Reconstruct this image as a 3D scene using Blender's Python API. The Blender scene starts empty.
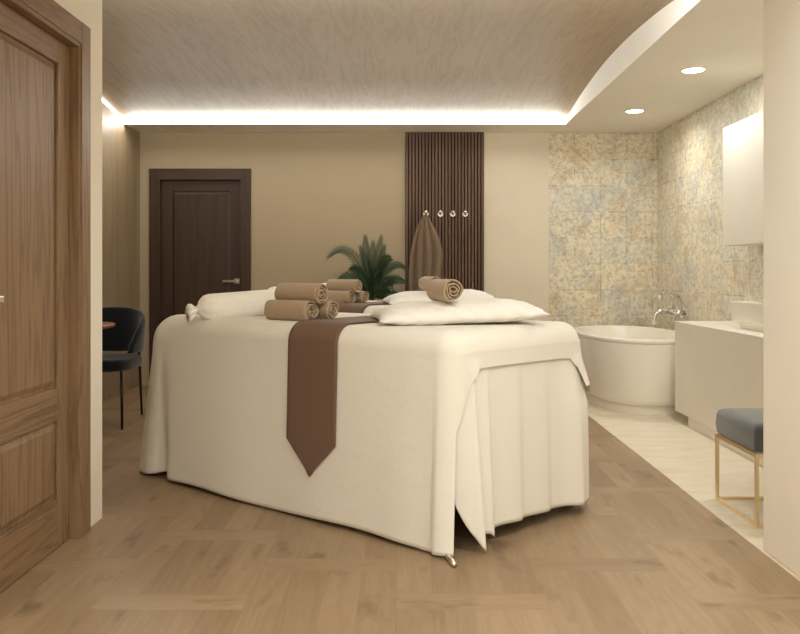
import bpy, bmesh, math, random
from mathutils import Vector, Matrix, noise
random.seed(7)
S = bpy.context.scene
COL = S.collection
PI = math.pi

# ------------------------------------------------------------------ mesh helpers
class MB:
    """collects faces, becomes ONE mesh object"""
    def __init__(s): s.v = []; s.f = []
    def add(s, verts, faces):
        k = len(s.v); s.v += [tuple(p) for p in verts]; s.f += [tuple(i + k for i in f) for f in faces]; return s
    def box(s, x0, x1, y0, y1, z0, z1):
        v = [(x0,y0,z0),(x1,y0,z0),(x1,y1,z0),(x0,y1,z0),(x0,y0,z1),(x1,y0,z1),(x1,y1,z1),(x0,y1,z1)]
        return s.add(v, [(0,3,2,1),(4,5,6,7),(0,1,5,4),(1,2,6,5),(2,3,7,6),(3,0,4,7)])
    def tube(s, pts, r, n=12, cap=True, sx=1.0):
        pts = [Vector(p) for p in pts]; m = len(pts); rr = r if isinstance(r, (list, tuple)) else [r]*m
        up = Vector((0,0,1)); rings = []; prev = None
        for i, p in enumerate(pts):
            t = (pts[min(i+1,m-1)] - pts[max(i-1,0)]).normalized()
            if prev is None:
                a = up if abs(t.z) < .9 else Vector((1,0,0)); u = t.cross(a).normalized()
            else:
                u = (prev - t*prev.dot(t)).normalized()
            w = t.cross(u); prev = u
            rings.append([p + (u*math.cos(2*PI*k/n)*sx + w*math.sin(2*PI*k/n))*rr[i] for k in range(n)])
        return s.loft(rings, cap, cap)
    def loft(s, rings, cap0=False, cap1=False, closed=True):
        n = len(rings[0]); v = [p for r in rings for p in r]; f = []
        for i in range(len(rings)-1):
            for k in range(n if closed else n-1):
                a = i*n+k; b = i*n+(k+1)%n
                f.append((a, b, b+n, a+n))
        if cap0: f.append(tuple(range(n-1,-1,-1)))
        if cap1: f.append(tuple((len(rings)-1)*n+k for k in range(n)))
        return s.add(v, f)
    def lathe(s, prof, c=(0,0,0), n=40, cap0=True, cap1=True):
        rings = [[(c[0]+r*math.cos(2*PI*k/n), c[1]+r*math.sin(2*PI*k/n), c[2]+z) for k in range(n)] for r, z in prof]
        return s.loft(rings, cap0, cap1)
    def build(s, name, mat, parent=None, smooth=False, bevel=0, seg=2, subsurf=0, solid=0, offset=-1, loc=None):
        me = bpy.data.meshes.new(name); me.from_pydata(s.v, [], s.f); me.update()
        bm = bmesh.new(); bm.from_mesh(me); bmesh.ops.recalc_face_normals(bm, faces=bm.faces)
        bm.to_mesh(me); bm.free()
        if smooth:
            for p in me.polygons: p.use_smooth = True
        me.materials.append(mat)
        o = bpy.data.objects.new(name, me); COL.objects.link(o)
        if parent: o.parent = parent
        if loc: o.location = loc
        if solid:
            m = o.modifiers.new('solid', 'SOLIDIFY'); m.thickness = solid; m.offset = offset
        if bevel:
            m = o.modifiers.new('bevel', 'BEVEL'); m.width = bevel; m.segments = seg; m.limit_method = 'ANGLE'; m.angle_limit = math.radians(40)
        if subsurf:
            m = o.modifiers.new('sub', 'SUBSURF'); m.levels = subsurf; m.render_levels = subsurf
        return o

def tag(o, label=None, cat=None, group=None, kind=None):
    if label: o['label'] = label
    if cat: o['category'] = cat
    if group: o['group'] = group
    if kind: o['kind'] = kind
    return o
def empty(name, loc, label, cat, group=None, rz=0):
    o = bpy.data.objects.new(name, None); COL.objects.link(o); o.location = loc; o.rotation_euler.z = rz
    o.empty_display_size = .05
    return tag(o, label, cat, group)
def struct(mb, name, mat, **k):
    return tag(mb.build(name, mat, **k), kind='structure')
def copy_tree(o, parent=None):
    c = o.copy(); COL.objects.link(c)
    if parent: c.parent = parent
    for ch in list(o.children): copy_tree(ch, c)
    return c

# ------------------------------------------------------------------ materials
def newmat(name):
    m = bpy.data.materials.new(name); m.use_nodes = True; nt = m.node_tree
    return m, nt, nt.nodes['Principled BSDF']
class N:
    def __init__(s, nt): s.nt = nt
    def __call__(s, typ, ins=None, **props):
        n = s.nt.nodes.new(typ)
        for k, v in props.items(): setattr(n, k, v)
        for k, v in (ins or {}).items():
            if isinstance(v, bpy.types.NodeSocket): s.nt.links.new(v, n.inputs[k])
            else: n.inputs[k].default_value = v
        return n
    def m(s, op, a, b=0.0, c=0.0): return s('ShaderNodeMath', {0:a, 1:b, 2:c}, operation=op).outputs[0]
    def mix(s, fac, a, b, typ='MIX'):
        n = s('ShaderNodeMix', data_type='RGBA', blend_type=typ)
        for k, v in ((0,fac),(6,a),(7,b)):
            if isinstance(v, bpy.types.NodeSocket): s.nt.links.new(v, n.inputs[k])
            else: n.inputs[k].default_value = v if k == 0 else (*v, 1)[:4]
        return n.outputs[2]
    def ramp(s, fac, stops):
        n = s('ShaderNodeValToRGB'); s.nt.links.new(fac, n.inputs[0]); e = n.color_ramp.elements
        while len(e) < len(stops): e.new(.5)
        for i, (p, c) in enumerate(stops):
            e[i].position = p; e[i].color = (*c, 1) if len(c) == 3 else c
        return n.outputs[0]
    def sep(s, v): return s('ShaderNodeSeparateXYZ', {0:v}).outputs
    def comb(s, x=0.0, y=0.0, z=0.0): return s('ShaderNodeCombineXYZ', {0:x,1:y,2:z}).outputs[0]
    def obj(s): return s('ShaderNodeTexCoord').outputs['Object']
    def noise(s, vec, scale=5, detail=3, rough=.5, dist=0): 
        return s('ShaderNodeTexNoise', {'Vector':vec, 'Scale':scale, 'Detail':detail, 'Roughness':rough, 'Distortion':dist}).outputs[0]
    def bump(s, h, strength=.2, dist=.01): return s('ShaderNodeBump', {'Height':h, 'Strength':strength, 'Distance':dist}).outputs[0]
def sr(r, g, b):
    f = lambda c: (c/255/12.92) if c/255 <= .04045 else ((c/255+.055)/1.055)**2.4
    return (f(r), f(g), f(b))
def plain(name, col, rough=.5, metal=0, bump=None, spec=.5, sheen=0, coat=0):
    m, nt, p = newmat(name); n = N(nt)
    p.inputs['Base Color'].default_value = (*col, 1); p.inputs['Roughness'].default_value = rough
    p.inputs['Metallic'].default_value = metal; p.inputs['Specular IOR Level'].default_value = spec
    p.inputs['Sheen Weight'].default_value = sheen; p.inputs['Coat Weight'].default_value = coat
    v = n.obj(); nz = n.noise(v, 3, 2)
    nt.links.new(n.mix(nz, tuple(c*.96 for c in col), tuple(min(1, c*1.04) for c in col)), p.inputs['Base Color'])
    if bump: nt.links.new(n.bump(n.noise(v, bump[0], 3), bump[1], bump[2]), p.inputs['Normal'])
    return m
def emit(name, col, strength):
    m, nt, p = newmat(name)
    p.inputs['Base Color'].default_value = (.8,.8,.8,1)
    p.inputs['Emission Color'].default_value = (*col, 1); p.inputs['Emission Strength'].default_value = strength
    return m
def wood(name, dark, mid, light, axis='z', scale=1.0, rough=.5, rings=14, contrast=1.0, fine=.4):
    m, nt, p = newmat(name); n = N(nt); x, y, z = n.sep(n.obj())
    k = .07
    sc = {'x':(k,1,1), 'y':(1,k,1), 'z':(1,1,k)}[axis]
    v = n.comb(n.m('MULTIPLY', x, sc[0]*scale), n.m('MULTIPLY', y, sc[1]*scale), n.m('MULTIPLY', z, sc[2]*scale))
    low = n.noise(v, 4, 2, .45, .15)
    ring = n.m('MULTIPLY_ADD', n.m('SINE', n.m('MULTIPLY', low, rings*6.28)), .5, .5)
    ring = n.m('POWER', ring, 2.2)
    fib = n.noise(v, 90, 3, .6)
    big = n.noise(v, 1.3, 2)
    f = n.m('ADD', n.m('MULTIPLY', ring, .45*contrast), n.m('ADD', n.m('MULTIPLY', fib, fine), n.m('MULTIPLY', big, .35)))
    nt.links.new(n.ramp(f, [(.2, light), (.55, mid), (1.0, dark)]), p.inputs['Base Color'])
    p.inputs['Roughness'].default_value = rough
    nt.links.new(n.bump(n.m('ADD', fib, n.m('MULTIPLY', ring, -.5)), .12, .004), p.inputs['Normal'])
    return m
def fabric(name, col, weave=700, strength=.25, rough=.95, sheen=.15, wr=0, wrs=4):
    m, nt, p = newmat(name); n = N(nt); v = n.obj(); x, y, z = n.sep(v)
    v1 = n.comb(n.m('MULTIPLY', x, .25), n.m('MULTIPLY', y, .25), z)
    v2 = n.comb(x, y, n.m('MULTIPLY', z, .2))
    h = n.m('ADD', n.noise(v1, weave*.5, 2), n.noise(v2, weave*.5, 2))
    tint = n.m('MULTIPLY', h, .5)
    nt.links.new(n.mix(tint, tuple(c*.88 for c in col), tuple(min(1, c*1.08) for c in col)), p.inputs['Base Color'])
    p.inputs['Roughness'].default_value = rough; p.inputs['Specular IOR Level'].default_value = .2
    p.inputs['Sheen Weight'].default_value = sheen
    b = n.bump(h, strength, .002)
    if wr:
        bn = n('ShaderNodeBump', {'Height':n.noise(v, wrs, 3, .55, .6), 'Strength':wr, 'Distance':.03, 'Normal':b}); b = bn.outputs[0]
    nt.links.new(b, p.inputs['Normal'])
    return m
def floor_mat():
    m, nt, p = newmat('oak_parquet'); n = N(nt); x, y, z = n.sep(n.obj())
    W, P, C, NP = .50, .66, .125, 4
    u = n.m('DIVIDE', n.m('ADD', x, 10.03), W); col = n.m('FLOOR', u); fu = n.m('FRACT', u)
    yy = n.m('DIVIDE', n.m('ADD', n.m('ADD', y, 10.0), n.m('MULTIPLY', col, P*.5)), P); row = n.m('FLOOR', yy); fy = n.m('FRACT', yy)
    cross = n.m('LESS_THAN', fy, C/P)
    pk = n.m('MULTIPLY', fu, NP); pi = n.m('FLOOR', pk); fp = n.m('FRACT', pk)
    idv = n.comb(n.m('MULTIPLY_ADD', col, 7.31, n.m('MULTIPLY', n.m('SUBTRACT', 1.0, cross), pi)), n.m('MULTIPLY', row, 3.17), n.m('MULTIPLY', cross, 5.0))
    wn = n('ShaderNodeTexWhiteNoise', {'Vector':idv}, noise_dimensions='3D'); rnd = wn.outputs[0]
    # grain coordinates: along y for long planks, along x for cross boards
    a = n('ShaderNodeMix', {0:cross, 2:y, 3:x}, data_type='FLOAT').outputs[0]
    b = n('ShaderNodeMix', {0:cross, 2:x, 3:y}, data_type='FLOAT').outputs[0]
    gv = n.comb(n.m('MULTIPLY', a, .1), b, n.m('MULTIPLY', rnd, 37.0))
    low = n.noise(gv, 7, 2, .5, .3)
    ring = n.m('MULTIPLY_ADD', n.m('SINE', n.m('MULTIPLY', low, 60.0)), .5, .5)
    fib = n.noise(gv, 120, 3, .6)
    kn = n.noise(n.comb(n.m('MULTIPLY', a, .45), b, n.m('MULTIPLY', rnd, 11.0)), 7.5, 3, .55)
    f = n.m('ADD', n.m('MULTIPLY', ring, .10), n.m('ADD', n.m('MULTIPLY', fib, .30), n.m('ADD', n.m('MULTIPLY', rnd, .30), n.m('MULTIPLY', low, .25))))
    base = n.ramp(f, [(.22, sr(164,140,111)), (.5, sr(149,125,97)), (.85, sr(129,105,79))])
    kf = n.ramp(kn, [(.60, (0,0,0)), (.74, (1,1,1))])
    base = n.mix(n.m('MULTIPLY', kf, .55), base, sr(92,73,54))
    # seams
    e1 = n.m('MULTIPLY', n.m('SUBTRACT', 1.0, cross), n.m('MINIMUM', fp, n.m('SUBTRACT', 1.0, fp)))
    sp = n.m('LESS_THAN', n.m('MULTIPLY', n.m('MINIMUM', fp, n.m('SUBTRACT', 1.0, fp)), W/NP), .0012)
    sp = n.m('MULTIPLY', sp, n.m('SUBTRACT', 1.0, cross))
    sc_ = n.m('LESS_THAN', n.m('MULTIPLY', n.m('MINIMUM', fu, n.m('SUBTRACT', 1.0, fu)), W), .0012)
    s1 = n.m('LESS_THAN', n.m('MULTIPLY', n.m('MINIMUM', fy, n.m('SUBTRACT', 1.0, fy)), P), .0012)
    s2 = n.m('LESS_THAN', n.m('ABSOLUTE', n.m('SUBTRACT', n.m('MULTIPLY', fy, P), C)), .0012)
    seam = n.m('MAXIMUM', n.m('MAXIMUM', sp, sc_), n.m('MAXIMUM', s1, s2))
    base = n.mix(n.m('MULTIPLY', seam, .25), base, sr(100,75,52))
    nt.links.new(base, p.inputs['Base Color'])
    p.inputs['Roughness'].default_value = .42; p.inputs['Specular IOR Level'].default_value = .35
    nt.links.new(n.bump(n.m('SUBTRACT', n.m('MULTIPLY', fib, .3), seam), .12, .003), p.inputs['Normal'])
    return m
def tile_mat(name, axis):
    """worn patchwork cement tiles; axis = the wall's horizontal axis"""
    m, nt, p = newmat(name); n = N(nt); x, y, z = n.sep(n.obj())
    h = x if axis == 'x' else y
    T = .253
    u = n.m('DIVIDE', n.m('ADD', h, 20.0 - (1.41 if axis == 'x' else 7.59) % T), T); w = n.m('DIVIDE', n.m('ADD', z, 20.0-2.457 % T + .0), T)
    iu, iw = n.m('FLOOR', u), n.m('FLOOR', w); fu, fw = n.m('FRACT', u), n.m('FRACT', w)
    mu = n.m('ABSOLUTE', n.m('SUBTRACT', fu, .5)); mw = n.m('ABSOLUTE', n.m('SUBTRACT', fw, .5))
    rnd = n('ShaderNodeTexWhiteNoise', {'Vector':n.comb(n.m('FLOOR', n.m('MULTIPLY', iu, .5)), iw, 3.0)}, noise_dimensions='3D')
    r1, rc = rnd.outputs[0], n.sep(rnd.outputs[1])
    mx = n.m('MAXIMUM', mu, mw); mn = n.m('MINIMUM', mu, mw)          # 8-fold symmetric motif
    q = n.comb(mx, mn, n.m('MULTIPLY', r1, 9.0))
    rad = n.m('SQRT', n.m('ADD', n.m('MULTIPLY', mu, mu), n.m('MULTIPLY', mw, mw)))
    orn = n('ShaderNodeTexVoronoi', {'Vector':q, 'Scale':15.0}, feature='DISTANCE_TO_EDGE').outputs[0]
    lines = n.ramp(orn, [(.03, (1,1,1)), (.10, (0,0,0))])
    curl = n.m('MULTIPLY_ADD', n.m('SINE', n.m('MULTIPLY', n.m('ADD', rad, n.m('MULTIPLY', n.noise(q, 9, 2), .25)), 75.0)), .5, .5)
    curl = n.ramp(curl, [(.62, (0,0,0)), (.8, (1,1,1))])
    patch = n.noise(n.obj(), 3.6, 3, .65, .2); patch2 = n.noise(n.comb(n.m('ADD', x, 9.0), n.m('ADD', y, 5.0), z), 4.2, 3, .65, .2)
    wear = n.noise(n.obj(), 26, 4, .7)
    cream = n.mix(rc[0], sr(234,223,195), sr(222,215,197))
    c = n.mix(n.ramp(patch, [(.52, (0,0,0)), (.70, (.45,.45,.45))]), cream, sr(168,180,182))   # blue-grey glaze patches
    c = n.mix(n.ramp(patch2, [(.52, (0,0,0)), (.70, (.55,.55,.55))]), c, sr(200,166,118))          # ochre patches
    w1 = n.ramp(wear, [(.42, (0,0,0)), (.6, (1,1,1))])
    dark = n.mix(rc[1], sr(118,98,72), sr(112,114,110))
    c = n.mix(n.m('MULTIPLY', n.m('MULTIPLY', lines, w1), .62), c, dark)
    c = n.mix(n.m('MULTIPLY', n.m('MULTIPLY', curl, w1), .6), c, n.mix(rc[2], sr(178,140,84), sr(138,152,158)))
    edge = n.m('MINIMUM', n.m('SUBTRACT', .5, mu), n.m('SUBTRACT', .5, mw))
    edge2 = n.m('MINIMUM', mu, mw)
    g = n.m('MAXIMUM', n.m('LESS_THAN', edge, .012), n.m('MULTIPLY', n.m('LESS_THAN', edge2, .008), .5))
    wl = n.ramp(n.noise(n.obj(), 7, 3, .6), [(.46, (0,0,0)), (.62, (1,1,1))])
    c = n.mix(n.m('MULTIPLY', n.m('MULTIPLY', g, wl), .6), c, sr(98,84,64))
    nt.links.new(c, p.inputs['Base Color']); p.inputs['Roughness'].default_value = .45
    nt.links.new(n.bump(n.m('SUBTRACT', wear, n.m('MULTIPLY', g, 1.0)), .08, .003), p.inputs['Normal'])
    return m
def stone_mat():
    m, nt, p = newmat('pale_stone'); n = N(nt); x, y, z = n.sep(n.obj())
    v = n.comb(x, n.m('MULTIPLY', y, 4.0), z)
    a = n.noise(v, 3, 4, .6, .5); b = n.noise(v, 14, 3, .6)
    f = n.m('ADD', n.m('MULTIPLY', a, .65), n.m('MULTIPLY', b, .35))
    c = n.ramp(f, [(.3, sr(206,192,166)), (.5, sr(222,210,188)), (.7, sr(232,222,202))])
    fx = n.m('FRACT', n.m('DIVIDE', n.m('SUBTRACT', x, 1.405), .6)); fy = n.m('FRACT', n.m('DIVIDE', n.m('ADD', y, .42), 1.2))
    g = n.m('MAXIMUM', n.m('LESS_THAN', fx, .004), n.m('LESS_THAN', fy, .002))
    nt.links.new(n.mix(n.m('MULTIPLY', g, .4), c, sr(170,150,118)), p.inputs['Base Color'])
    p.inputs['Roughness'].default_value = .4
    return m
def towel_mat(name, col):
    m, nt, p = newmat(name); n = N(nt); v = n.obj()
    h = n.noise(v, 420, 2, .6); b = n.noise(v, 60, 3)
    nt.links.new(n.mix(n.m('MULTIPLY_ADD', h, .7, n.m('MULTIPLY', b, .3)), tuple(c*.72 for c in col), tuple(c*1.2 for c in col)), p.inputs['Base Color'])
    p.inputs['Roughness'].default_value = 1; p.inputs['Specular IOR Level'].default_value = .1; p.inputs['Sheen Weight'].default_value = .3
    nt.links.new(n.bump(n.m('ADD', h, b), .5, .004), p.inputs['Normal'])
    return m
def leaf_mat():
    m, nt, p = newmat('palm_leaf'); n = N(nt)
    f = n.noise(n.obj(), 9, 2)
    nt.links.new(n.ramp(f, [(.3, sr(34,52,33)), (.55, sr(54,74,45)), (.75, sr(80,98,62))]), p.inputs['Base Color'])
    p.inputs['Roughness'].default_value = .45
    return m

M = {}
M['wall'] = plain('beige_plaster', sr(182,166,138), .85, bump=(180,.04,.002))
M['wall_pale'] = plain('pale_plaster', sr(239,233,221), .85, bump=(180,.04,.002))
M['wall_bath'] = plain('light_beige_plaster', sr(222,211,190), .85, bump=(180,.04,.002))
M['ceil'] = plain('ceiling_paint', sr(240,235,225), .85)
M['vault'] = wood('washed_oak_vault', sr(138,118,94), sr(170,150,122), sr(190,171,143), 'y', 2.4, .6, 6, .28, .6)
M['panel'] = wood('pale_veneer', sr(122,104,79), sr(148,129,102), sr(164,146,118), 'z', 1.6, .55, 4, .4, .7)
for a in 'xyz':
    M['oak_'+a] = wood('brown_oak_'+a, sr(88,66,46), sr(130,102,75), sr(150,121,91), a, 2.6, .5, 8, .62, .5)
    M['dark_'+a] = wood('dark_walnut_'+a, sr(44,28,17), sr(64,44,29), sr(79,56,38), a, 2.0, .5, 5, .4, .5)
M['slat'] = wood('walnut_slat', sr(60,40,26), sr(94,67,47), sr(114,84,61), 'z', 1.6, .5, 6, .5, .5)
M['black'] = plain('dark_felt', sr(38,26,20), .95)
M['floor'] = floor_mat()
M['tile_x'] = tile_mat('patchwork_tile_back', 'x'); M['tile_y'] = tile_mat('patchwork_tile_side', 'y')
M['stone'] = stone_mat()
M['sheet'] = fabric('linen_sheet', sr(236,231,221), 900, .3, .95, .1, .12, 5)
M['skirt'] = fabric('cotton_sheet', sr(236,231,221), 900, .15, .95, .1, .06, 5)
M['pillow'] = fabric('pillow_cotton', sr(246,243,236), 900, .15, .95, .1, .25, 9)
M['runner'] = fabric('taupe_satin', sr(116,91,76), 1000, .08, .8, .1)
M['towel'] = towel_mat('beige_terry', sr(182,159,131))
M['towel_in'] = towel_mat('brown_terry', sr(120,98,80))
M['robe'] = towel_mat('taupe_terry', sr(134,113,93))
M['velvet'] = fabric('grey_blue_velvet', sr(66,70,70), 500, .12, .75, .6)
M['navy'] = fabric('navy_velvet', sr(13,17,22), 500, .12, .8, .35)
M['gold'] = plain('brushed_gold', sr(244,222,184), .32, 1)
M['chrome'] = plain('chrome', (.82,.80,.76), .12, 1)
M['steel'] = plain('dark_steel', sr(62,56,50), .35, 1)
M['nickel'] = plain('satin_nickel', (.72,.68,.6), .3, 1)
M['white'] = plain('white_lacquer', sr(226,219,205), .35)
M['tub'] = plain('white_acrylic', sr(238,232,220), .18)
M['ceramic'] = plain('white_ceramic', sr(238,231,218), .25)
M['tabletop'] = wood('walnut_top', sr(70,40,22), sr(128,84,54), sr(156,108,72), 'x', 2, .35, 8, .6)
M['leaf'] = leaf_mat()
M['bark'] = plain('palm_trunk', sr(84,66,46), .95, bump=(60,.8,.02))
M['pot'] = plain('clay_pot', sr(196,180,152), .7)
M['soil'] = plain('soil', sr(52,38,28), 1, bump=(80,.8,.01))
WARM = (.98, 1.0, .965)
M['led'] = emit('led_strip_glow', (1.0, 1.0, .95), 50)
M['led_side'] = emit('side_strip_glow', (1.0, .985, .94), 9)
M['lamp'] = emit('downlight_glow', (1.0, .95, .86), 14)

# ------------------------------------------------------------------ the room (camera at the origin, looking along +y)
D = 7.59; ZC = 2.457; XL = -2.58; XR = 2.452; XN = -1.355; XP = 1.41; YF = -1.8
struct(MB().box(XL-.1, XP-.008, YF-.1, D+.1, -.1, 0), 'floor', M['floor'])
struct(MB().box(XP-.008, XR+.1, YF-.1, D+.1, -.1, .002), 'floor_stone', M['stone'])
# back wall with a door recess
dx0, dx1, dzt = -2.385, -1.597, 2.0
struct(MB().box(.70, 1.40, D, D+.12, 0, 2.8), 'wall_back_pale', M['wall_bath'])
struct(MB().box(XL-.1, dx0, D, D+.12, 0, 2.8).box(dx1, .70, D, D+.12, 0, 2.8).box(dx0, dx1, D, D+.12, dzt, 2.8).box(dx0, dx1, D+.1, D+.12, 0, dzt), 'wall_back', M['wall'])
struct(MB().box(1.40, XR+.1, D-.004, D+.12, 0, 2.8), 'wall_back_tiled', M['tile_x'])
struct(MB().box(XR, XR+.1, 2.6, D-.004, 0, 2.8), 'wall_right', M['tile_y'])
struct(MB().box(XL-.1, XL, 3.4, D, 0, 2.9), 'wall_left', M['panel'])
struct(MB().box(XL, XN-.13, 3.28, 3.40, 0, 2.9), 'wall_left_return', M['wall'])
# near left wall with its door opening
ly0, ly1, lzt = 2.45, 3.214, 2.03
struct(MB().box(XN-.14, XN, YF, ly0, 0, 2.6).box(XN-.14, XN, ly1, 3.49, 0, 2.6).box(XN-.14, XN, ly0, ly1, lzt, 2.6)
       .box(XN-.14, XN-.12, ly0, ly1, 0, lzt), 'wall_near_left', M['wall_pale'])
struct(MB().box(XP+.003, XP+.16, YF, 3.085, 0, 2.6), 'wall_near_right', M['wall_pale'], bevel=.012, seg=3)
struct(MB().box(XP+.16, XR, 2.6, 2.7, 0, 2.6), 'wall_right_return', M['wall_pale'])
struct(MB().box(XN-.14, XP+.16, YF-.1, YF, 0, 2.6), 'wall_front', M['wall_pale'])
# ceilings
XE = 1.475; YB = 7.15; YV = 3.72
def vz(y):
    P = [(3.6,2.47),(3.75,2.50),(4.235,2.577),(4.7,2.618),(5.28,2.645),(5.91,2.636),(6.6,2.572),(7.0,2.512),(7.2,2.474),(7.3,2.455)]
    for (a, b), (c, d) in zip(P, P[1:]):
        if a <= y <= c: return b+(d-b)*(y-a)/(c-a)
    return P[0][1] if y < P[0][0] else P[-1][1]
def vsm(y): return sum(vz(min(7.3, max(3.6, y+k*.06))) for k in range(-4, 5))/9
ys = [YV + (YB+.02-YV)*i/60 for i in range(61)]
mb = MB()
mb.loft([[(XL, y, vsm(y)+.012), (XE+.001, y, vsm(y)+.012), (XE+.001, y, vsm(y)+.09), (XL, y, vsm(y)+.09)] for y in ys], True, True)
struct(mb, 'ceiling', M['vault'])
struct(MB().box(XE, XR, 2.6, YB, ZC, 2.9), 'ceiling_bath', M['ceil'])
struct(MB().box(XL, XR, YB, D, ZC, 2.9), 'ceiling_soffit', M['ceil'])
struct(MB().box(XL, XE, 3.28, YV, ZC, 2.9).box(XN-.14, XE, YF-.1, 3.28, ZC, 2.9).box(XE, XP+.16, YF-.1, 2.6, ZC, 2.9), 'ceiling_entry', M['ceil'])
# ---- door 1 (near left)
FX = XN + .012
d1 = struct(MB().box(XN-.075, XN-.04, ly0+.004, ly1-.008, .004, lzt-.004), 'door_1', M['oak_z'])
x1 = XN-.04
def frame_bars(mb, y0, y1, zs, x, w):
    mb.box(x, x+w, y0, y0+.1, .004, lzt-.004); mb.box(x, x+w, y1-.1, y1, .004, lzt-.004)
st = MB(); frame_bars(st, ly0+.004, ly1-.008, None, x1, .014); st.build('stile', M['oak_z'], d1, bevel=.003)
ra = MB()
for z0, z1 in ((.004,.195), (.51,.64), (1.93,lzt-.004)): ra.box(x1, x1+.0135, ly0+.104, ly1-.108, z0, z1)
ra.build('rail', M['oak_y'], d1, bevel=.003)
pn = MB()
for z0, z1 in ((.205,.50), (.65,1.92)):
    a, b = ly0+.112, ly1-.116
    pn.add([(x1,a,z0),(x1,b,z0),(x1,b,z1),(x1,a,z1),(x1+.010,a+.022,z0+.022),(x1+.010,b-.022,z0+.022),(x1+.010,b-.022,z1-.022),(x1+.010,a+.022,z1-.022)],
           [(4,5,6,7),(0,1,5,4),(1,2,6,5),(2,3,7,6),(3,0,4,7)])
pn.build('door_panel', M['oak_z'], d1)
cs = MB()
cs.box(XN-.12, FX, ly1-.001, ly1+.024, 0, lzt+.024).box(XN-.12, FX, ly0-.024, ly0+.001, 0, lzt+.024)
cs.box(XN-.002, FX+.006, ly1+.016, ly1+.105, 0, lzt+.106).box(XN-.002, FX+.006, ly0-.105, ly0-.016, 0, lzt+.106)
cs.build('door_casing', M['oak_z'], d1, bevel=.002)
ch = MB().box(XN-.12, FX, ly0, ly1, lzt-.002, lzt+.024).box(XN-.002, FX+.0055, ly0-.016, ly1+.016, lzt+.016, lzt+.1055)
ch.build('door_head', M['oak_y'], d1, bevel=.002)
hd = MB().box(x1+.014, x1+.022, ly0+.025, ly0+.075, .985, 1.035).tube([(x1+.02, ly0+.05, 1.01),(x1+.062, ly0+.05, 1.01)], .009).box(x1+.052, x1+.064, ly0+.042, ly0+.142, 1.0, 1.02)
tag(hd.build('door_handle', M['nickel'], d1, bevel=.002), 'satin nickel lever handle')
# ---- door 2 (back wall)
y2 = D+.045
d2 = struct(MB().box(dx0+.002, dx1-.002, y2, y2+.04, .004, dzt-.004), 'door_2', M['dark_z'])
MB().box(dx0+.004, dx0+.105, y2-.012, y2, .004, dzt-.006).box(dx1-.105, dx1-.004, y2-.012, y2, .004, dzt-.006).build('stile', M['dark_z'], d2, bevel=.003)
MB().box(dx0+.105, dx1-.105, y2-.0115, y2, .004, .2).box(dx0+.105, dx1-.105, y2-.0115, y2, .52, .65).box(dx0+.105, dx1-.105, y2-.0115, y2, dzt-.11, dzt-.006).build('rail', M['dark_x'], d2, bevel=.003)
pn = MB()
for z0, z1 in ((.21,.51), (.66,dzt-.12)):
    a, b = dx0+.112, dx1-.112
    pn.add([(a,y2,z0),(b,y2,z0),(b,y2,z1),(a,y2,z1),(a+.022,y2-.009,z0+.022),(b-.022,y2-.009,z0+.022),(b-.022,y2-.009,z1-.022),(a+.022,y2-.009,z1-.022)],
           [(4,5,6,7),(0,1,5,4),(1,2,6,5),(2,3,7,6),(3,0,4,7)])
pn.build('door_panel', M['dark_z'], d2)
MB().box(dx0-.1, dx0, D-.016, D, 0, dzt+.105).box(dx1, dx1+.1, D-.016, D, 0, dzt+.105).box(dx0-.012, dx0+.003, D-.02, D+.1, 0, dzt+.01).box(dx1-.003, dx1+.012, D-.02, D+.1, 0, dzt+.01).build('door_casing', M['dark_z'], d2, bevel=.002)
MB().box(dx0, dx1, D-.0155, D, dzt, dzt+.105).box(dx0, dx1, D-.0195, D+.1, dzt-.004, dzt+.012).build('door_head', M['dark_x'], d2, bevel=.002)
hx = dx1-.045
tag(MB().box(hx-.026, hx+.026, y2-.022, y2-.012, .985, 1.037).tube([(hx,y2-.02,1.011),(hx,y2-.062,1.011)], .009).box(hx-.13, hx+.008, y2-.066, y2-.052, 1.0, 1.022).build('door_handle', M['nickel'], d2, bevel=.002), 'satin nickel lever handle on a square rose')

# ------------------------------------------------------------------ cove light strips
tag(MB().box(XL+.012, XE-.006, YB-.018, YB, ZC+.006, ZC+.026).build('led_strip', M['led']),
    'straight glowing light strip in the cove along the back wall soffit', 'light strip')
mb = MB(); rows = [YB-.03-(YB-YV-.06)*i/40 for i in range(41)]
mb.loft([[(XL,y,vsm(y)-.006),(XL+.006,y,vsm(y)-.006),(XL+.006,y,vsm(y)+.0115),(XL,y,vsm(y)+.0115)] for y in rows], True, True)
tag(mb.build('led_strip', M['led_side']), 'arched glowing light strip where the veneered left wall meets the wooden ceiling', 'light strip')
def downlight(x, y, label=None):
    t = empty('downlight', (x, y, ZC), label or 'recessed round downlight', 'downlight', 'recessed downlights above the bath area' if label else None)
    t_ = MB().lathe([(.072,-.001),(.075,-.006),(.088,-.004),(.090,.001)], n=40, cap0=False, cap1=False).build('trim_ring', M['white'], t, smooth=True)
    MB().lathe([(.073,-.0015),(.04,-.003),(.001,-.003)], n=40, cap0=False).build('lens', M['lamp'], t)
    return t
def lamp(x, y, power, size=.14, spread=160, z=ZC-.012, col=WARM):
    l = bpy.data.lights.new('downlight_and_fill', 'AREA'); l.shape = 'DISK'; l.size = size; l.energy = power; l.color = col; l.spread = math.radians(spread)
    o = bpy.data.objects.new('downlight_and_fill', l); COL.objects.link(o); o.location = (x, y, z); return o
downlight(1.937, 5.24, 'glowing round downlight in the white ceiling, nearer the viewer')
downlight(1.937, 6.574, 'glowing round downlight in the white ceiling above the bathtub')
lamp(1.937, 5.24, 6); lamp(1.937, 6.574, 7.5)
lamp(1.937, 3.9, 11)  # unseen fill lamp added in the bath ceiling, without a fixture
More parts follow.
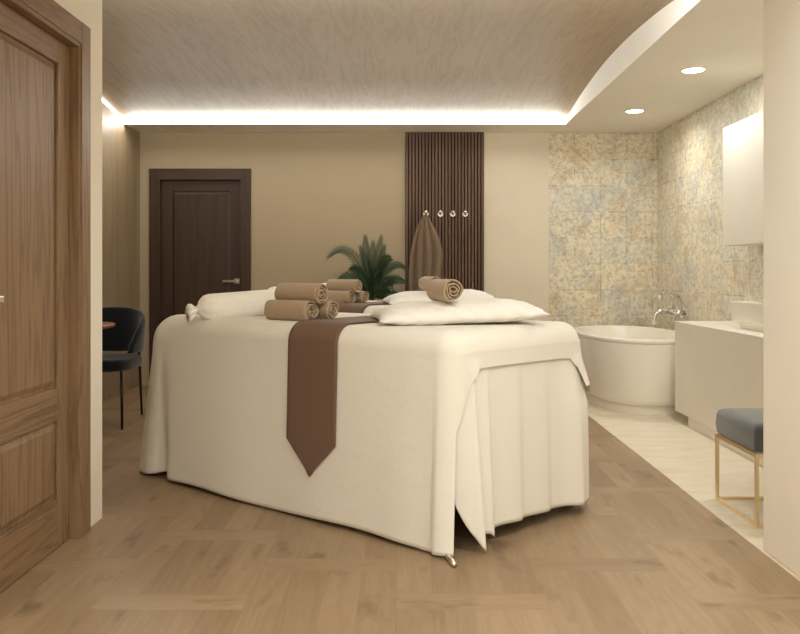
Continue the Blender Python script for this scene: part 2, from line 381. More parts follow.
for x, y, e in ((-.35,1.1,11),(.8,1.8,22),(-.5,-.8,22),(.6,-.8,33)): lamp(x, y, e)  # unseen fill lamps added above and behind the camera, no fixtures modelled
def strip_light(loc, sx, sy, e, rot=(0,0,0), col=WARM):
    l = bpy.data.lights.new('cove_and_fill_light', 'AREA'); l.shape = 'RECTANGLE'; l.size = sx; l.size_y = sy; l.energy = e; l.color = col
    o = bpy.data.objects.new('cove_and_fill_light', l); COL.objects.link(o); o.location = loc; o.rotation_euler = rot; return o
strip_light(((XL+XE)/2, YB-.022, ZC+.017), 3.9, .016, 14, (math.radians(100),0,PI))
# unseen fill strip added at the vault's near edge, shining up into the room
strip_light((-.5, YV+.03, ZC+.0), 3.8, .05, 30, (math.radians(100),0,0))

# ------------------------------------------------------------------ slatted panel, hooks, robe
t = empty('slatted_wall_panel', (.385, D, 0), 'tall dark wooden slatted wall panel with hooks, floor to ceiling', 'wall panel')
MB().box(-.382,.382,-.012,0,0,ZC).build('backing', M['black'], t)
mb = MB(); ns = 24; pit = .764/ns
for i in range(ns): mb.box(-.382+i*pit+.005, -.382+(i+1)*pit-.005, -.036, -.012, 0, ZC)
mb.build('slats', M['slat'], t, bevel=.0015, seg=1)
HY = D-.036
hz = 1.661; hooks = [(426,'first'),(440.5,'second'),(453,'third'),(465.5,'fourth')]
hl = ['chrome wall hook with the hanging taupe towel, on the slatted panel', 'empty chrome wall hook right beside the one holding the towel',
      'empty chrome wall hook, between two other empty hooks', 'empty chrome wall hook nearest the right edge of the slatted panel']
for (px, _), lb in zip(hooks, hl):
    x = (px-405)/780*7.52
    h = empty('wall_hook', (x, HY, hz), lb, 'hook', 'chrome hooks on the slatted panel')
    mb = MB().tube([(0,0,0),(0,-.008,0)], .027, 20); mb.build('base_plate', M['chrome'], h, bevel=.002)
    MB().tube([(0,-.006,0),(0,-.028,-.004),(0,-.046,-.002),(0,-.056,.012)], [.011,.010,.010,.012], 14).build('peg', M['chrome'], h, smooth=True)
    MB().lathe([(.001,-.019),(.013,-.014),(.019,0),(.013,.014),(.001,.019)], (0,-.056,.016), 18).build('knob', M['chrome'], h, smooth=True)
hx0 = (426-405)/780*7.52
mb = MB(); rings = []; nr, nc = 40, 64
for i in range(nr+1):
    v = i/nr; z = hz-.012-v*.95
    wl = .018+.13*(1-math.exp(-v*6))+.03*v; wr = .018+.135*math.sin(min(1, v/.42)*PI/2)-.02*max(0, v-.42)
    amp = .004+.036*min(1, v*3)
    ring = []
    for k in range(nc+1):
        s = k/nc; x = hx0-wl+(wl+wr)*s + .006*math.sin(9*v+5*s)
        y = HY-.030-.008*min(1,v*6) - amp*(.5+.5*math.sin(s*2*PI*3.6+.8+v*1.2)) - .03*math.exp(-v*9)
        ring.append((x, y, z+.05*math.exp(-((s-.5)/.25)**2)*(1-v)*.6))
    rings.append(ring)
mb.loft(rings, closed=False)
tag(mb.build('hanging_towel', M['robe'], smooth=True, solid=.010, offset=0), 'taupe terry towel hanging in folds from the first hook', 'towel')

# ------------------------------------------------------------------ the two massage beds
ZT = .868
C0, L0, B0, R0 = Vector((.185,3.0)), Vector((-1.45,4.255)), Vector((-.78,4.88)), Vector((.862,3.66))
TV = Vector((0,1.95,0))
RCS = (.098, .15, .15, .098)               # the cushion's far-left corners are rounder
def outline(inset, rc=None, step=.011):
    """rounded quad C0->L0->B0->R0 (clockwise seen from above); list of (point, outward normal, side, distance along side)"""
    q = [C0, L0, B0, R0]; c = sum(q, Vector((0,0)))/4
    n = 4; lines = []
    for i in range(n):
        a, b = q[i], q[(i+1)%n]; d = (b-a).normalized(); nr = Vector((d.y,-d.x))
        if nr.dot((a+b)/2-c) < 0: nr = -nr
        lines.append((a-nr*inset, d, nr))
    def isect(l1, l2):
        a, d, _ = l1; b, e, _ = l2; den = d.x*e.y-d.y*e.x; w = b-a
        return a+d*((w.x*e.y-w.y*e.x)/den)
    cor = [isect(lines[i-1], lines[i]) for i in range(n)]
    out = []
    for i in range(n):
        a, b = cor[i], cor[(i+1)%n]; d = lines[i][1]; nr = lines[i][2]; nn = lines[(i+1)%n][2]; ln = (b-a).length
        # tangent length of the corner fillet
        rcs = [rc or q for q in RCS]
        def tl(n1, n2, rc): return rc*math.tan(math.acos(max(-1, min(1, n1.dot(n2))))/2)
        t0 = tl(lines[i-1][2], nr, rcs[i]); t1 = tl(nr, nn, rcs[(i+1)%n])
        m = max(2, int((ln-t0-t1)/step))
        for k in range(m): 
            s = t0+(ln-t0-t1)*k/m; out.append((a+d*s, nr, i, s, ln))
        rc_ = rcs[(i+1)%n]; cc = b-d*t1-nr*rc_; ang = math.acos(max(-1, min(1, nr.dot(nn)))); k2 = max(4, int(rc_*ang/step))
        for k in range(k2):
            f = k/k2; nrm = (nr*(math.sin((1-f)*ang)) + nn*math.sin(f*ang))/math.sin(ang)
            out.append((cc+nrm*rc_, nrm, i if f < .5 else (i+1)%n, ln-t1*(1-f) if f < .5 else t1*f*.0, ln if f < .5 else (cor[(i+2)%n]-b).length))
    return out
def sstep(a, b, x):
    t = max(0, min(1, (x-a)/(b-a))); return t*t*(3-2*t)
def interp(keys, x):
    if x <= keys[0][0]: return keys[0][1]
    for (a, b), (c, d) in zip(keys, keys[1:]):
        if x <= c: return b+(d-b)*(x-a)/(c-a)
    return keys[-1][1]
def drape(inset, ztop, r, hem, off, nz=44, ntop=10, topcrown=.0):
    o = outline(inset); c = sum((p for p, *_ in o), Vector((0,0)))/len(o); rings = []
    rr = []
    for p, n, side, a, ln in o:
        bl = 1 if side == 1 else sstep(ln-.55, ln-.12, a) if side == 0 else 1-sstep(.12, .55, a) if side == 2 else 0
        rr.append(r+.055*bl)
    for j in range(ntop):
        f = (j+.15)/ntop; rings.append([(*(c+((p-n*q)-c)*f), ztop) for (p, n, *_), q in zip(o, rr)])
    for j in range(9):
        a = j/9*PI/2; rings.append([(*(p-n*q*(1-math.sin(a))), ztop-q*(1-math.cos(a))) for (p, n, *_), q in zip(o, rr)])
    for j in range(nz+1):
        f = j/nz; ring = []
        for (p, n, side, a, ln), q in zip(o, rr):
            zh = hem(side, a, ln); z = ztop-q+(zh-(ztop-q))*f
            ring.append((*(p+n*off(side, a, ln, z)), z))
        rings.append(ring)
    mb = MB(); mb.loft(rings, cap0=True); return mb
# side 0 = long front side (from near corner to far left), 1 = left end, 2 = long rear side (left to right), 3 = right end (s runs from rear corner R0 to near corner C0)
endkeys = [(0,.012),(.003,.02),(.008,.06),(.024,.30),(.045,.46),(.066,.55),(.074,.60),(.088,.645),(.13,.695),(.146,.716),(.30,.716),(.70,.712),(.79,.706),(.80,.69),(.86,.64),(.93,.58)]
def hem_spread(side, s, ln):
    if side == 0: return .010 + .012*math.sin(s*3.1)**2*(1 if s > .15 else 0) + (.022*math.exp(-((s-(ln-.19))/.05)**2)) 
    if side == 1: return .012
    if side == 2: return interp([(ln-.55,.02),(ln-.25,.36),(ln-.12,.50),(ln,.58)], s)
    w = ln-s
    return interp(endkeys, w)
def off_spread(side, s, ln, z):
    d = max(0, ZT-.1-z)/.75; o = .022*d
    if side == 0:
        o += d**1.3*(.045*math.exp(-((s-ln+.06)/.07)**2) - .060*math.exp(-((s-(ln-.20))/.05)**2))
        o += d*(.006*math.sin(s*5.2+.8) + .004*math.sin(s*11))
        o += d*.035*sstep(ln-.16, ln, s)
        o += d*(.018*math.exp(-(s/.05)**2)) - d*.008*math.exp(-((s-.13)/.08)**2)
    elif side == 1: o += d*(.035+.03*math.exp(-(s/.10)**2)+.03*math.sin(s*16)*sstep(.05,.2,s))
    elif side == 2: o += d*.02*math.sin(s*13)+.006+.058*sstep(0,.40,d)*sstep(ln-.35, ln-.05, s)
    else:
        w = ln-s; o += .002 + d*(.035*math.exp(-(w/.06)**2)) + (.058*sstep(0,.40,d)+.006)*sstep(.74,.92,w) + .012*math.exp(-((w-.13)/.03)**2)*sstep(.0,.1,d)
    return o
def hem_skirt(side, s, ln):
    if side == 3:
        w = ln-s
        return interp([(0,.42),(.02,.30),(.055,.17),(.085,.06),(.106,.010),(.115,.010),(.128,.055),(.19,.055),(.205,.035),(.22,.06),(.3,.062),(.6,.055),(.95,.05)], w)
    if side == 0: return .34 if s < .4 else .3
    return .06
def off_skirt(side, s, ln, z):
    d = max(0, ZT-.12-z)/.75; o = .01*d
    if side == 1 or (side == 0 and s > .12): o = -.045*d
    if side == 3:
        w = ln-s; a = d**.8
        # knife pleats: slow rise along the hem, sharp return
        for c, wd, am in ((.115,.06,.075),(.205,.07,.036),(.40,.15,.022),(.60,.16,.018),(.80,.10,.030)):
            t = (w-(c-wd))/wd
            if 0 < t: o += a*am*(sstep(0,1,t) if t <= 1 else max(0, 1-(t-1)*wd/(.012 if c < .3 else .035)))
        o += .052*sstep(0,.40,d)*sstep(.6,.9,w)
    elif side == 2: o += .02*d*(1+math.sin(s*14))*(1-sstep(ln-.3, ln, s)) + .052*sstep(0,.40,d)*sstep(ln-.35, ln, s)
    return o
def put(o, i): 
    o.location = Vector(o.location)+TV*i; return o

WHICH = ['near', 'far']
e1 = (L0-C0).normalized(); e2 = (R0-C0).normalized()
def at(a, b): return C0+e1*a+e2*b

bed = empty('massage_bed', (*((C0+B0)/2), 0), 'nearer massage bed under long cream covers, in the middle of the room', 'massage bed', 'massage beds')
bc = (C0+B0)/2
def bedpoly(ins, z0, z1):
    o = outline(ins, .05, .05); mb = MB(); mb.loft([[(p.x-bc.x, p.y-bc.y, z) for p, *_ in o] for z in (z0, z1)], True, True); return mb
mt = drape(.022, ZT-.014, .085, lambda *a: .74, lambda *a: 0, nz=4, ntop=4)
mt.v = [(x-bc.x, y-bc.y, z) for x, y, z in mt.v]; mt.build('mattress', M['skirt'], bed, smooth=True)
bedpoly(.08, .66, .74).build('bed_frame', M['steel'], bed)
for q, f in ((C0, (.185,2.90)), (L0, None), (B0, None), (R0, None)):
    top = bc+(q-bc)*.86; bot = bc+(q-bc)*.90; tip = Vector(f) if f else bc+(q-bc)*.94
    lg = MB().tube([(*(top-bc), .67), (*(bot-bc), .012)], .016, 12).build('leg', M['nickel'], bed, smooth=True)
    MB().tube([(*(bot-bc), .016), (*((bot+tip)/2-bc), .013), (*(tip-bc), .010)], [.013,.012,.009], 12).build('foot', M['nickel'], lg, smooth=True)
bed2 = put(copy_tree(bed), 1); bed2['label'] = 'farther massage bed under long cream covers, behind the nearer one'

sp_ = tag(drape(0, ZT, .085, hem_spread, off_spread).build('bedspread', M['sheet'], smooth=True, solid=.004, offset=-1),
    'cream linen bedspread draped to the floor over the nearer bed', 'bedspread', 'cream bedspreads')
sk_ = tag(drape(.008, ZT-.006, .085, hem_skirt, off_skirt).build('bed_sheet', M['skirt'], smooth=True, solid=.003, offset=-1),
    'pleated cream under-sheet hanging at the right end of the nearer bed', 'bed sheet', 'under-sheets on the beds')
put(copy_tree(sp_), 1)['label'] = 'cream linen bedspread over the farther bed, behind the pillows'
put(copy_tree(sk_), 1)['label'] = 'cream under-sheet of the farther bed, mostly hidden'

# runner: follows top, edge radius and the front side, pointed tip; same behind
def runner():
    s0, s1 = .595, .895; g = .007; R = .085; n = Vector((e1.y, -e1.x)); n = n if n.dot(C0-bc) > 0 else -n
    al, ar = s0, s1
    rows = []; wid = .93
    prof = []          # (distance inward from front face, z, half-width factor)
    zt = ZT+g
    for z in [.20,.23,.26,.29,.32,.35,.42,.5,.6,.7,ZT-R]: prof.append(('f', z))
    rings = []
    NC = 16
    for kind, z in prof:
        hw = min(1, max(.0, (z-.205)/.145)) if z < .35 else 1
        row = []
        for k in range(NC+1):
            a = (k/NC*2-1)*max(hw, .02); s = (s0+s1)/2+a*(s1-s0)/2
            d = max(0, ZT-.1-z)/.75; out = off_spread(0, s, 1.9, z)+g+.004*d
            p = C0+e1*s+n*out; row.append((p.x, p.y, z))
        rings.append(row)
    for j in range(1, 9):
        a = j/8*PI/2; row = []
        for k in range(NC+1):
            s = s0+(s1-s0)*k/NC; p = C0+e1*s+n*(-R+(R+g)*math.cos(a)); row.append((p.x, p.y, ZT-R+(R+g)*math.sin(a)))
        rings.append(row)
    for dd in [.15+.07*i for i in range(9)]:
        rings.append([(*(C0+e1*(s0+(s1-s0)*k/NC)-n*dd), zt) for k in range(NC+1)])
    mb = MB(); mb.loft(rings, closed=False); return mb
rn_ = tag(runner().build('bed_runner', M['runner'], smooth=True, solid=.004, offset=0), 'dark taupe bed runner with pointed end hanging down the front bedspread', 'bed runner', 'taupe bed runners')
put(copy_tree(rn_), 1)['label'] = 'dark taupe bed runner lying across the farther bed, behind the nearer towels'

# pillow
def pillow_mesh(lx, ly, h, seed):
    n = 44; rnd = random.Random(seed); top = []; bot = []
    V = lambda u, v: (u, v)
    for sgn, lst in ((1, top), (-1, bot)):
        for i in range(n+1):
            row = []
            for j in range(n+1):
                u = i/n*2-1; v = j/n*2-1
                pin = 1-.055*(1-v*v)*abs(u)**3; pin2 = 1-.055*(1-u*u)*abs(v)**3
                x = u*lx/2*pin2*pin; y = v*ly/2*pin*pin2
                b = max(0, (1-u**4)*(1-v**4))**.62
                w = noise.noise(Vector((x*7+seed, y*7, sgn)))*.018*b + noise.noise(Vector((x*20+seed, y*9, sgn)))*.004
                e = max(abs(u), abs(v)); w += .009*math.sin((u+v)*26+seed)*sstep(.72,.9,e)*(1-sstep(.95,1,e))
                z = (h*.68*b+w if sgn > 0 else -h*.32*b+w*.3)
                row.append((x, y, z))
            lst.append(row)
    mb = MB()
    for i in range(n+1):
        for j in range(n+1):
            if i in (0, n) or j in (0, n):
                bx, by, bz = bot[i][j]; tx, ty, tz = top[i][j]; top[i][j] = bot[i][j] = (tx, ty, (tz+bz)/2)
    def grid(g, flip):
        v = [p for r in g for p in r]; f = []
        for i in range(n):
            for j in range(n):
                a = i*(n+1)+j; q = (a, a+n+1, a+n+2, a+1); f.append(q if not flip else q[::-1])
        mb.add(v, f)
    grid(top, False); grid(bot, True)
    return mb
pc = Vector((.232, 3.61)); pr = math.radians(7)
mb = pillow_mesh(.76, .52, .105, 3)
pl_ = mb.build('pillow', M['pillow'], smooth=True, loc=(pc.x, pc.y, ZT+.032)); pl_.rotation_euler = (0, math.radians(-2), pr)
bm = bmesh.new(); bm.from_mesh(pl_.data); bmesh.ops.remove_doubles(bm, verts=bm.verts, dist=1e-5); bmesh.ops.recalc_face_normals(bm, faces=bm.faces); bm.to_mesh(pl_.data); bm.free()
tag(pl_, 'plump white pillow on the nearer bed, under its rolled towel', 'pillow', 'white pillows')
put(copy_tree(pl_), 1)['label'] = 'white pillow on the farther bed, partly behind the nearer pillow'

# bolster with gathered tied ends
def bolster():
    n = 48; rings = []
    # frill, neck, shoulder, body, shoulder, neck, frill
    sec = [(-.355,.040,1),(-.335,.034,1),(-.315,.017,.6),(-.305,.014,.3),(-.297,.026,.5),(-.288,.044,.5),(-.272,.060,.35),(-.245,.069,.15),(-.20,.071,.04),(-.1,.0715,0),(0,.072,0)]
    sec = sec+[(-x, r, g) for x, r, g in reversed(sec[:-1])]
    for x, r, g in sec:
        ring = []
        for k in range(n):
            a = 2*PI*k/n; rr = r*(1+.16*g*math.sin(a*8+1)+.08*g*math.sin(a*13))
            zz = rr*math.sin(a); zz = max(zz, -.062) if abs(x) < .29 else zz - .018*(abs(x)-.29)/.06
            ring.append((x, rr*math.cos(a), zz))
        rings.append(ring)
    mb = MB(); mb.loft(rings, True, True); return mb
b0 = Vector((-.80, 4.13)); ba = math.radians(33)
bo_ = bolster().build('bolster', M['pillow'], smooth=True, loc=(b0.x, b0.y, ZT+.062)); bo_.rotation_euler = (0, math.radians(-3.2), ba)
tag(bo_, 'long white bolster with tied ends on the nearer bed, beside the towels', 'bolster', 'white bolsters')
MB().tube([(-.303,.019*math.cos(a),.019*math.sin(a)-.002) for a in [2*PI*k/20 for k in range(21)]], .0035, 8).build('tie', M['sheet'], bo_, smooth=True)
put(copy_tree(bo_), 1)['label'] = 'white bolster on the farther bed, just peeping out above the nearer towels'

# rolled towels
def rolled(R, Lt, seed, turns=3.3):
    rnd = random.Random(seed); n = 150; inner = []; outer = []
    pitch = (R-.006)/turns; th = pitch*.48
    ph = rnd.uniform(-.4, .4)-PI*.5+.6
    for i in range(n+1):
        t = i/n*turns; a = ph+2*PI*(t-turns)
        wob = 1+.10*math.sin(3*a+seed)*(1-t/turns)+.07*math.sin(5*a+seed*2)*(1-t/turns)
        ro = (.006+pitch*t+th*.5)*wob - th*.5; r2 = ro+th*.5; r1 = max(.001, ro-th*.5)
        if t > turns-.12: k_ = (turns-t)/.12; r1 = r2-(r2-r1)*(.25+.75*k_)
        inner.append((a, r1)); outer.append((a, r2))
    loop = outer+inner[::-1]; m = len(loop); rings = []
    xs = [-Lt/2, -Lt/2+.006, -Lt/2+.02, -Lt*.25, 0, Lt*.25, Lt/2-.02, Lt/2-.006, Lt/2]
    for j, x in enumerate(xs):
        k = 1 if 1 < j < 7 else (.985 if j in (1,7) else .95)
        rings.append([((x if j not in (0,8) else x+(.004 if j == 8 else -.004)*math.sin(q*.35+seed)), r*math.cos(a)*k, max(-R*.94, r*math.sin(a)*k)) for q, (a, r) in enumerate(loop)])
    mb = MB(); mb.loft(rings)
    # end caps as quad strips between outer and inner spiral
    for e, rg in ((0, rings[0]), (1, rings[-1])):
        v = rg; f = []
        for i in range(n):
            q = (i, i+1, m-2-i, m-1-i); f.append(q)
        mb.add(v, f)
    return mb
def towel(R, Lt, seed, loc, rz, label, group):
    o = rolled(R, Lt, seed).build('rolled_towel', M['towel'], smooth=False, loc=loc)
    for p in o.data.polygons: p.use_smooth = abs(p.normal.x) < .6
    bm = bmesh.new(); bm.from_mesh(o.data); bmesh.ops.remove_doubles(bm, verts=bm.verts, dist=1e-6); bm.to_mesh(o.data); bm.free()
    o.rotation_euler.z = rz
    return tag(o, label, 'towel', group)
ar = math.atan2(-.613, .79)                     # the stack's axis: along the bed
ee = Vector((.79,-.613)); pe = Vector((.613,.79))
pend = Vector((-.437, 3.665)); R = .0525; cc = pend-ee*.14
G1, G2 = 'rolled towels stacked on the nearer bed', 'rolled towels stacked on the farther bed'
tw = []
tw.append(towel(R, .28, 1, (*cc, ZT+R*.95), ar, 'beige rolled towel, front bottom one of the nearer stack', G1))
tw.append(towel(R*.96, .26, 5, (*(cc+pe*.125+ee*.03), ZT+R*.92), ar, 'beige rolled towel, rear bottom one of the nearer stack', G1))
tw.append(towel(R*.97, .29, 9, (*(cc+pe*.058+ee*.012), ZT+R*.95+.081), ar-.03, 'beige rolled towel on top of the nearer stack of three', G1))
for o, lb in zip(tw, ('beige rolled towel, front bottom one of the farther stack', 'beige rolled towel, rear bottom one of the farther stack by the palm', 'beige rolled towel on top of the farther stack of three')):
    c = put(copy_tree(o), 1); c['label'] = lb; c['group'] = G2; c.location.x += .055
rd = Vector((.40,-.91)).normalized(); re_ = Vector((.212, 3.37)); rc_ = re_-rd*.09
r1 = towel(.053, .18, 13, (*rc_, 1.021), math.atan2(rd.y, rd.x), 'beige rolled towel lying on top of the nearer pillow', 'rolled towels on the pillows')
c = put(copy_tree(r1), 1); c['label'] = 'beige rolled towel lying on the farther pillow, behind the nearer roll'

# ------------------------------------------------------------------ palm in a pot
px, py = -.30, 7.02
t = empty('potted_palm', (px, py, 0), 'dark green feathery potted palm behind the beds, beside the slatted panel', 'plant')
MB().lathe([(.001,0),(.15,0),(.165,.02),(.20,.36),(.205,.40),(.185,.40),(.18,.34),(.001,.34)], n=40, cap0=False, cap1=False).build('pot', M['pot'], t, smooth=True, bevel=0)
MB().lathe([(.18,.35),(.1,.36),(.001,.362)], n=30, cap0=False).build('soil', M['soil'], t)
MB().lathe([(.05,.34),(.075,.42),(.085,.55),(.080,.72),(.05,.82),(.01,.85)], n=24).build('trunk', M['bark'], t, smooth=True)
fr = [ # each frond: control (dx, dy, dz) and tip (dx, dy, dz) from the crown, azimuth (deg) its face turns away from the room
 ((-.15,-.02,.62),(-.385,-.05,.40),10),((-.03,-.05,.30),(-.05,-.06,.565),-20),((.03,.02,.30),(.078,.05,.57),25),((.08,-.05,.40),(.165,-.10,.385),15),
 ((.12,.03,.40),(.295,.04,.30),-15),((.12,-.05,.25),(.285,-.10,.18),10),((.12,-.02,.12),(.24,-.05,.04),0),((-.14,-.05,.30),(-.29,-.10,.19),-10),
 ((-.10,.04,.19),(-.255,.06,.09),20),((-.09,.03,.33),(-.19,.05,.28),-25),((.02,-.14,.32),(.05,-.28,.30),70),((-.05,-.13,.25),(-.10,-.27,.20),-60),
 ((.04,.15,.35),(.08,.30,.33),75),((-.06,.15,.28),(-.12,.30,.24),-70),((-.02,-.04,.25),(-.10,-.06,.47),30),((.05,-.02,.22),(.12,-.03,.48),-30),
 ((.08,-.12,.16),(.17,-.22,.10),45),((-.08,-.10,.14),(-.17,-.21,.06),-45),((.09,.12,.2),(.18,.22,.14),-50),((0,.03,.25),(.01,.08,.52),0)]
for cp, tp, ja in fr:
    mb = MB(); b0_ = Vector((0,0,.84)); c1 = b0_+Vector(cp); t1_ = b0_+Vector(tp); seg = 40
    pts = [b0_*(1-q)**2+c1*(2*q*(1-q))+t1_*q*q for q in [k/seg for k in range(seg+1)]]
    dirs = [(pts[min(k+1,seg)]-pts[max(k-1,0)]).normalized() for k in range(seg+1)]
    mb.tube(pts, [.0065*(1-.8*k/seg) for k in range(seg+1)], 6)
    ja = math.radians(ja); nv = Vector((math.sin(ja), -math.cos(ja), .35)).normalized()
    for i in range(6, seg+1):
        f = i/seg; d = dirs[i]; side = d.cross(nv).normalized(); up = side.cross(d).normalized()
        L_ = .098*(math.sin(min(1, (f-.1)/.3)*PI/2)*.7+.3)*(1 if f < .75 else 1-.5*(f-.75)/.25)
        for sg in (-1, 1):
            b = pts[i]; v = (side*sg*(.80-.45*f*f)+d*(.55+.55*f)+up*.2).normalized(); w = d*.0060
            m1 = b+v*L_*.5+up*.004; tip = b+v*L_-Vector((0,0,1))*L_*.18
            mb.add([b-w*.7, b+w*.7, m1+w, tip, m1-w], [(0,1,2,4),(4,2,3)])
    mb.build('frond', M['leaf'], t)

# ------------------------------------------------------------------ chair and small table by the left wall
cx, cy = -2.218, 5.72
t = empty('dining_chair', (cx, cy, 0), 'dark navy velvet chair with curved back by the small round table', 'chair')
o = []
def sup(a, rx, ry, e): return (math.copysign(abs(math.cos(a))**(2/e), math.cos(a))*rx, math.copysign(abs(math.sin(a))**(2/e), math.sin(a))*ry)
rings = []
for z, k in ((.395,.93),(.40,.98),(.415,1),(.455,1),(.472,.97),(.48,.88)):
    rings.append([(*[c*k for c in sup(2*PI*i/48, .255, .255, 3.2)], z) for i in range(48)])
mb = MB(); mb.loft(rings, True, True); mb.build('seat', M['navy'], t, smooth=True)
mb = MB(); rings = []; na = 48
for i in range(na+1):
    a = math.radians(-118+236*i/na); f = abs(a)/math.radians(118)
    zt_ = .835-.17*f**2.2-.06*max(0, (f-.6)/.4)**2; zb = .495+.02*f
    if f > .9: m_ = (f-.9)/.1; zt_ -= (zt_-zb)*.28*m_
    ring = []
    for (dr_, zf) in ((0,0),(0,.12),(0,.5),(0,.88),(.008,.97),(.019,1),(.030,.97),(.038,.88),(.038,.5),(.038,.12),(.030,.03),(.010,0)):
        r_ = .235+dr_+.015*zf; ring.append((r_*1.06*math.sin(a), r_*math.cos(a)*1.02, zb+(zt_-zb)*zf))
    rings.append(ring)
mb.loft(rings, True, True); mb.build('backrest', M['navy'], t, smooth=True)
for sx in (-1, 1):
    MB().tube([(sx*.222,-.225,.405),(sx*.245,-.28,0)], [.011,.009], 12).build('leg', M['steel'], t, smooth=True)
    MB().tube([(sx*.222,.12,.60),(sx*.215,.17,.40),(sx*.19,.29,0)], [.010,.010,.009], 12).build('leg', M['steel'], t, smooth=True)
    MB().tube([(sx*.255,-.02,.62),(sx*.262,.05,.575),(sx*.222,.13,.52)], .008, 10).build('back_bracket', M['nickel'], t, smooth=True)
t = empty('round_side_table', (-2.235, 5.15, 0), 'small round walnut table in front of the navy chair', 'table')
MB().lathe([(.001,.725),(.27,.725),(.30,.735),(.305,.748),(.30,.755),(.001,.755)], n=56, cap0=False, cap1=False).build('tabletop', M['tabletop'], t, smooth=False)
MB().lathe([(.022,.02),(.022,.70),(.09,.725)], n=24).build('pedestal', M['steel'], t, smooth=True)
MB().lathe([(.19,0),(.19,.012),(.03,.022)], n=40).build('base', M['steel'], t)

# ------------------------------------------------------------------ bathtub, filler
tx, ty, ta, tb = 1.935, 6.69, .45, .81
t = empty('bathtub', (tx, ty, 0), 'white oval freestanding bathtub in the tiled corner', 'bathtub')
def el(k, dz, e=2.35, dx=0): return [(*sup(2*PI*i/96, ta*k-dx, tb*k-dx, e), dz) for i in range(96)]
mb = MB(); rings = []
for z, d in ((.078,.050),(.085,.040),(.12,.030),(.30,.014),(.50,.005),(.548,.004),(.551,.010),(.554,.010),(.556,.003)): rings.append(el(1, z, dx=d))
for z, d in ((.560,0),(.578,0),(.585,.004),(.588,.012),(.588,.030),(.582,.040)): rings.append(el(1, z, dx=d))
for z, d in ((.50,.062),(.35,.085),(.22,.12),(.17,.17),(.155,.24)): rings.append(el(1, z, dx=d))
mb.loft(rings, True, True); mb.build('tub_body', M['tub'], t, smooth=True)
mb = MB(); mb.loft([el(1, .002, dx=.075), el(1, .06, dx=.075), el(1, .082, dx=.07)], True, True); mb.build('plinth', M['tub'], t, smooth=True)
MB().lathe([(.001,.157),(.028,.158),(.032,.152)], (0,.2,0), 24, cap1=False).build('drain', M['chrome'], t)
for ob in t.children:
    if ob.name.startswith(('tub_body','plinth')): 
        ob.modifiers.new('es', 'EDGE_SPLIT').split_angle = math.radians(42)
# telephone style bath mixer on the right tiled wall
fz, fy = .755, 6.92
t = empty('bath_mixer', (XR, fy, fz), 'chrome telephone-style bath mixer with hand shower on the tiled wall', 'tap')
mb = MB()
for s in (-1, 1): mb.tube([(0,s*.11,0),(-.08,s*.11,0)], .016, 12).tube([(-.001,s*.11,0),(-.010,s*.11,0)], .036, 20)
mb.tube([(-.085,-.15,0),(-.085,-.10,0),(-.085,-.04,0),(-.085,0,0),(-.085,.04,0),(-.085,.10,0),(-.085,.15,0)], [.017,.024,.020,.032,.020,.024,.017], 16)
mb.build('mixer_body', M['chrome'], t, smooth=True)
MB().tube([(-.085,0,-.01),(-.13,0,.015),(-.19,0,.0),(-.23,0,-.03),(-.24,0,-.07),(-.24,0,-.12)], [.017,.017,.016,.016,.016,.019], 14).build('spout', M['chrome'], t, smooth=True)
for s in (-1, 1):
    mb = MB().tube([(-.085,s*.15,0),(-.085,s*.20,0)], .014, 12)
    for q in range(2):
        a = q*PI/2+.5; dx, dz = .042*math.cos(a), .042*math.sin(a)
        mb.tube([(-.085-dx,s*.19,-dz),(-.085+dx,s*.19,dz)], .009, 10)
        for g in (-1, 1): mb.lathe([(.001,-.013),(.013,0),(.001,.013)], (-.085+g*dx,s*.19,g*dz), 12)
    mb.build('cross_handle', M['chrome'], t, smooth=True)
MB().tube([(-.085,0,.01),(-.085,0,.07),(-.085,0,.11)], [.018,.011,.013], 12).tube([(-.085,-.06,.135),(-.085,-.04,.115),(-.085,0,.108),(-.085,.04,.115),(-.085,.06,.135)], .009, 10).build('cradle', M['chrome'], t, smooth=True)
hs = MB().tube([(-.02,0,.125),(-.085,0,.138),(-.13,0,.155),(-.165,0,.155),(-.185,0,.13)], [.011,.015,.012,.014,.016], 12).tube([(-.178,0,.140),(-.20,0,.10)], [.016,.036], 18)
hs.build('hand_shower', M['chrome'], t, smooth=True)
hp = [(-.02, -.26*math.sin(k/24*PI)*.8, .125-.125*k/24-.09*math.sin(k/24*PI)) for k in range(25)]
MB().tube(hp, .008, 8).build('hose', M['chrome'], t, smooth=True)

# ------------------------------------------------------------------ vanity, sink, cabinet
t = empty('vanity_cabinet', (2.2, 4.9, 0), 'long plain white vanity cabinet in front of the bathtub', 'vanity')
XV = 2.0
MB().box(XV-2.2, XR-2.2-.001, 4.0-4.9, 5.78-4.9, .075, .722).build('body', M['white'], t, bevel=.002)
MB().box(XV+.02-2.2, XR-2.2-.001, 4.0-4.9, 5.56-4.9, .002, .075).build('plinth', M['white'], t)
MB().box(XV-2.2-.001, XR-2.2-.001, 4.0-4.9-.001, 5.781-4.9, .722, .737).build('countertop', M['ceramic'], t, bevel=.002)
t = empty('vessel_sink', (2.27, 4.78, .737), 'white rectangular vessel sink standing on the vanity top', 'sink')
mb = MB()
def rr_(x0, x1, y0, y1, z, r=.02):
    pts = []
    for (cx_, cy_, a0) in ((x1-r,y1-r,0),(x0+r,y1-r,90),(x0+r,y0+r,180),(x1-r,y0+r,270)):
        for k in range(7): a = math.radians(a0+15*k); pts.append((cx_+r*math.cos(a), cy_+r*math.sin(a), z))
    return pts
sx0, sx1, sy0, sy1 = -.16, .16, -.30, .30
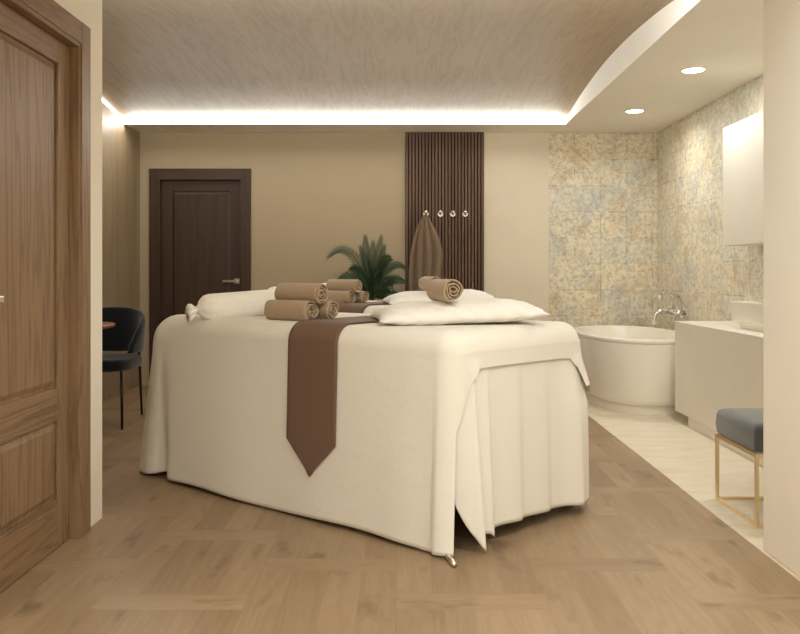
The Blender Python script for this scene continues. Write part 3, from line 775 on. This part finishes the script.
mb.loft([rr_(sx0+.02,sx1-.02,sy0+.02,sy1-.02,.045), rr_(sx0+.008,sx1-.008,sy0+.008,sy1-.008,.055), rr_(sx0,sx1,sy0,sy1,.165), rr_(sx0,sx1,sy0,sy1,.175),
         rr_(sx0+.012,sx1-.012,sy0+.012,sy1-.012,.175,.012), rr_(sx0+.03,sx1-.03,sy0+.03,sy1-.03,.09,.012), rr_(sx0+.05,sx1-.05,sy0+.05,sy1-.05,.075,.012)], True, True)
mb.build('basin', M['ceramic'], t, bevel=.002)
mb = MB(); mb.loft([rr_(sx0+.05,sx1-.03,sy0+.05,sy1-.06,0), rr_(sx0+.035,sx1-.03,sy0+.03,sy1-.03,.046)], True, True); mb.build('foot', M['ceramic'], t)
t = empty('wall_cabinet', (XR, 4.75, 1.279), 'plain white cabinet hung on the tiled wall above the sink', 'cabinet')
MB().box(2.22-XR, -.001, 3.95-4.75, 5.40-4.75, 0, .815).build('body', M['white'], t, bevel=.003)
MB().box(2.20-XR, 2.218-XR, 3.95-4.75, 5.40-4.75, 0, .815).build('door', M['white'], t, bevel=.003)

# ------------------------------------------------------------------ stool
t = empty('stool', (1.728, 3.555, .002), 'square stool with grey blue velvet cushion on a gold frame', 'stool')
a, b, hgt, w = .22, .212, .303, .0075
mb = MB()
fr_ = MB()
for sx in (-1, 1):
    for sy in (-1, 1):
        MB().box(sx*a-w, sx*a+w, sy*b-w, sy*b+w, w*2, hgt).build('leg', M['gold'], t, bevel=.0015)
for sx in (-1, 1): fr_.box(sx*a-w, sx*a+w, -b-w, b+w, hgt-.001, hgt+.017); mb.box(sx*a-w, sx*a+w, -b-w, b+w, 0, w*2)
for sy in (-1, 1): fr_.box(-a+w, a-w, sy*b-w, sy*b+w, hgt-.001, hgt+.017); mb.box(-a+w, a-w, sy*b-w, sy*b+w, 0, w*2)
fr_.build('top_rail', M['gold'], t, bevel=.0015); mb.build('base_rail', M['gold'], t, bevel=.0015)
mb = MB(); rings = []
def sq(k, z, r): return rr_(-a-.008+k, a+.008-k, -b-.008+k, b+.008-k, z, r)
for z, k in ((.3205,.016),(.324,.006),(.335,.001),(.37,-.003),(.415,0),(.432,.006),(.441,.018),(.446,.045)): rings.append(sq(k, z, .022))
mb.loft(rings, True, True); mb.build('cushion', M['velvet'], t, smooth=True)

# ------------------------------------------------------------------ camera, world, view
cd = bpy.data.cameras.new('camera'); cam = bpy.data.objects.new('camera', cd); COL.objects.link(cam)
cam.location = (0, 0, 1.1); cam.rotation_euler = (PI/2, 0, 0)
cd.sensor_fit = 'HORIZONTAL'; cd.sensor_width = 36; cd.lens = 780/800*36; cd.shift_x = -5/800; cd.shift_y = -45/800
cd.clip_start = .05
S.camera = cam
w = bpy.data.worlds.new('world'); S.world = w; w.use_nodes = True
w.node_tree.nodes['Background'].inputs[0].default_value = (1, .9, .75, 1); w.node_tree.nodes['Background'].inputs[1].default_value = .05
S.view_settings.view_transform = 'Standard'; S.view_settings.look = 'None'; S.view_settings.gamma = 1; S.view_settings.exposure = 0
S.view_settings.use_curve_mapping = False
S.cycles.diffuse_bounces = 6; S.cycles.max_bounces = 12; S.cycles.sample_clamp_indirect = 6
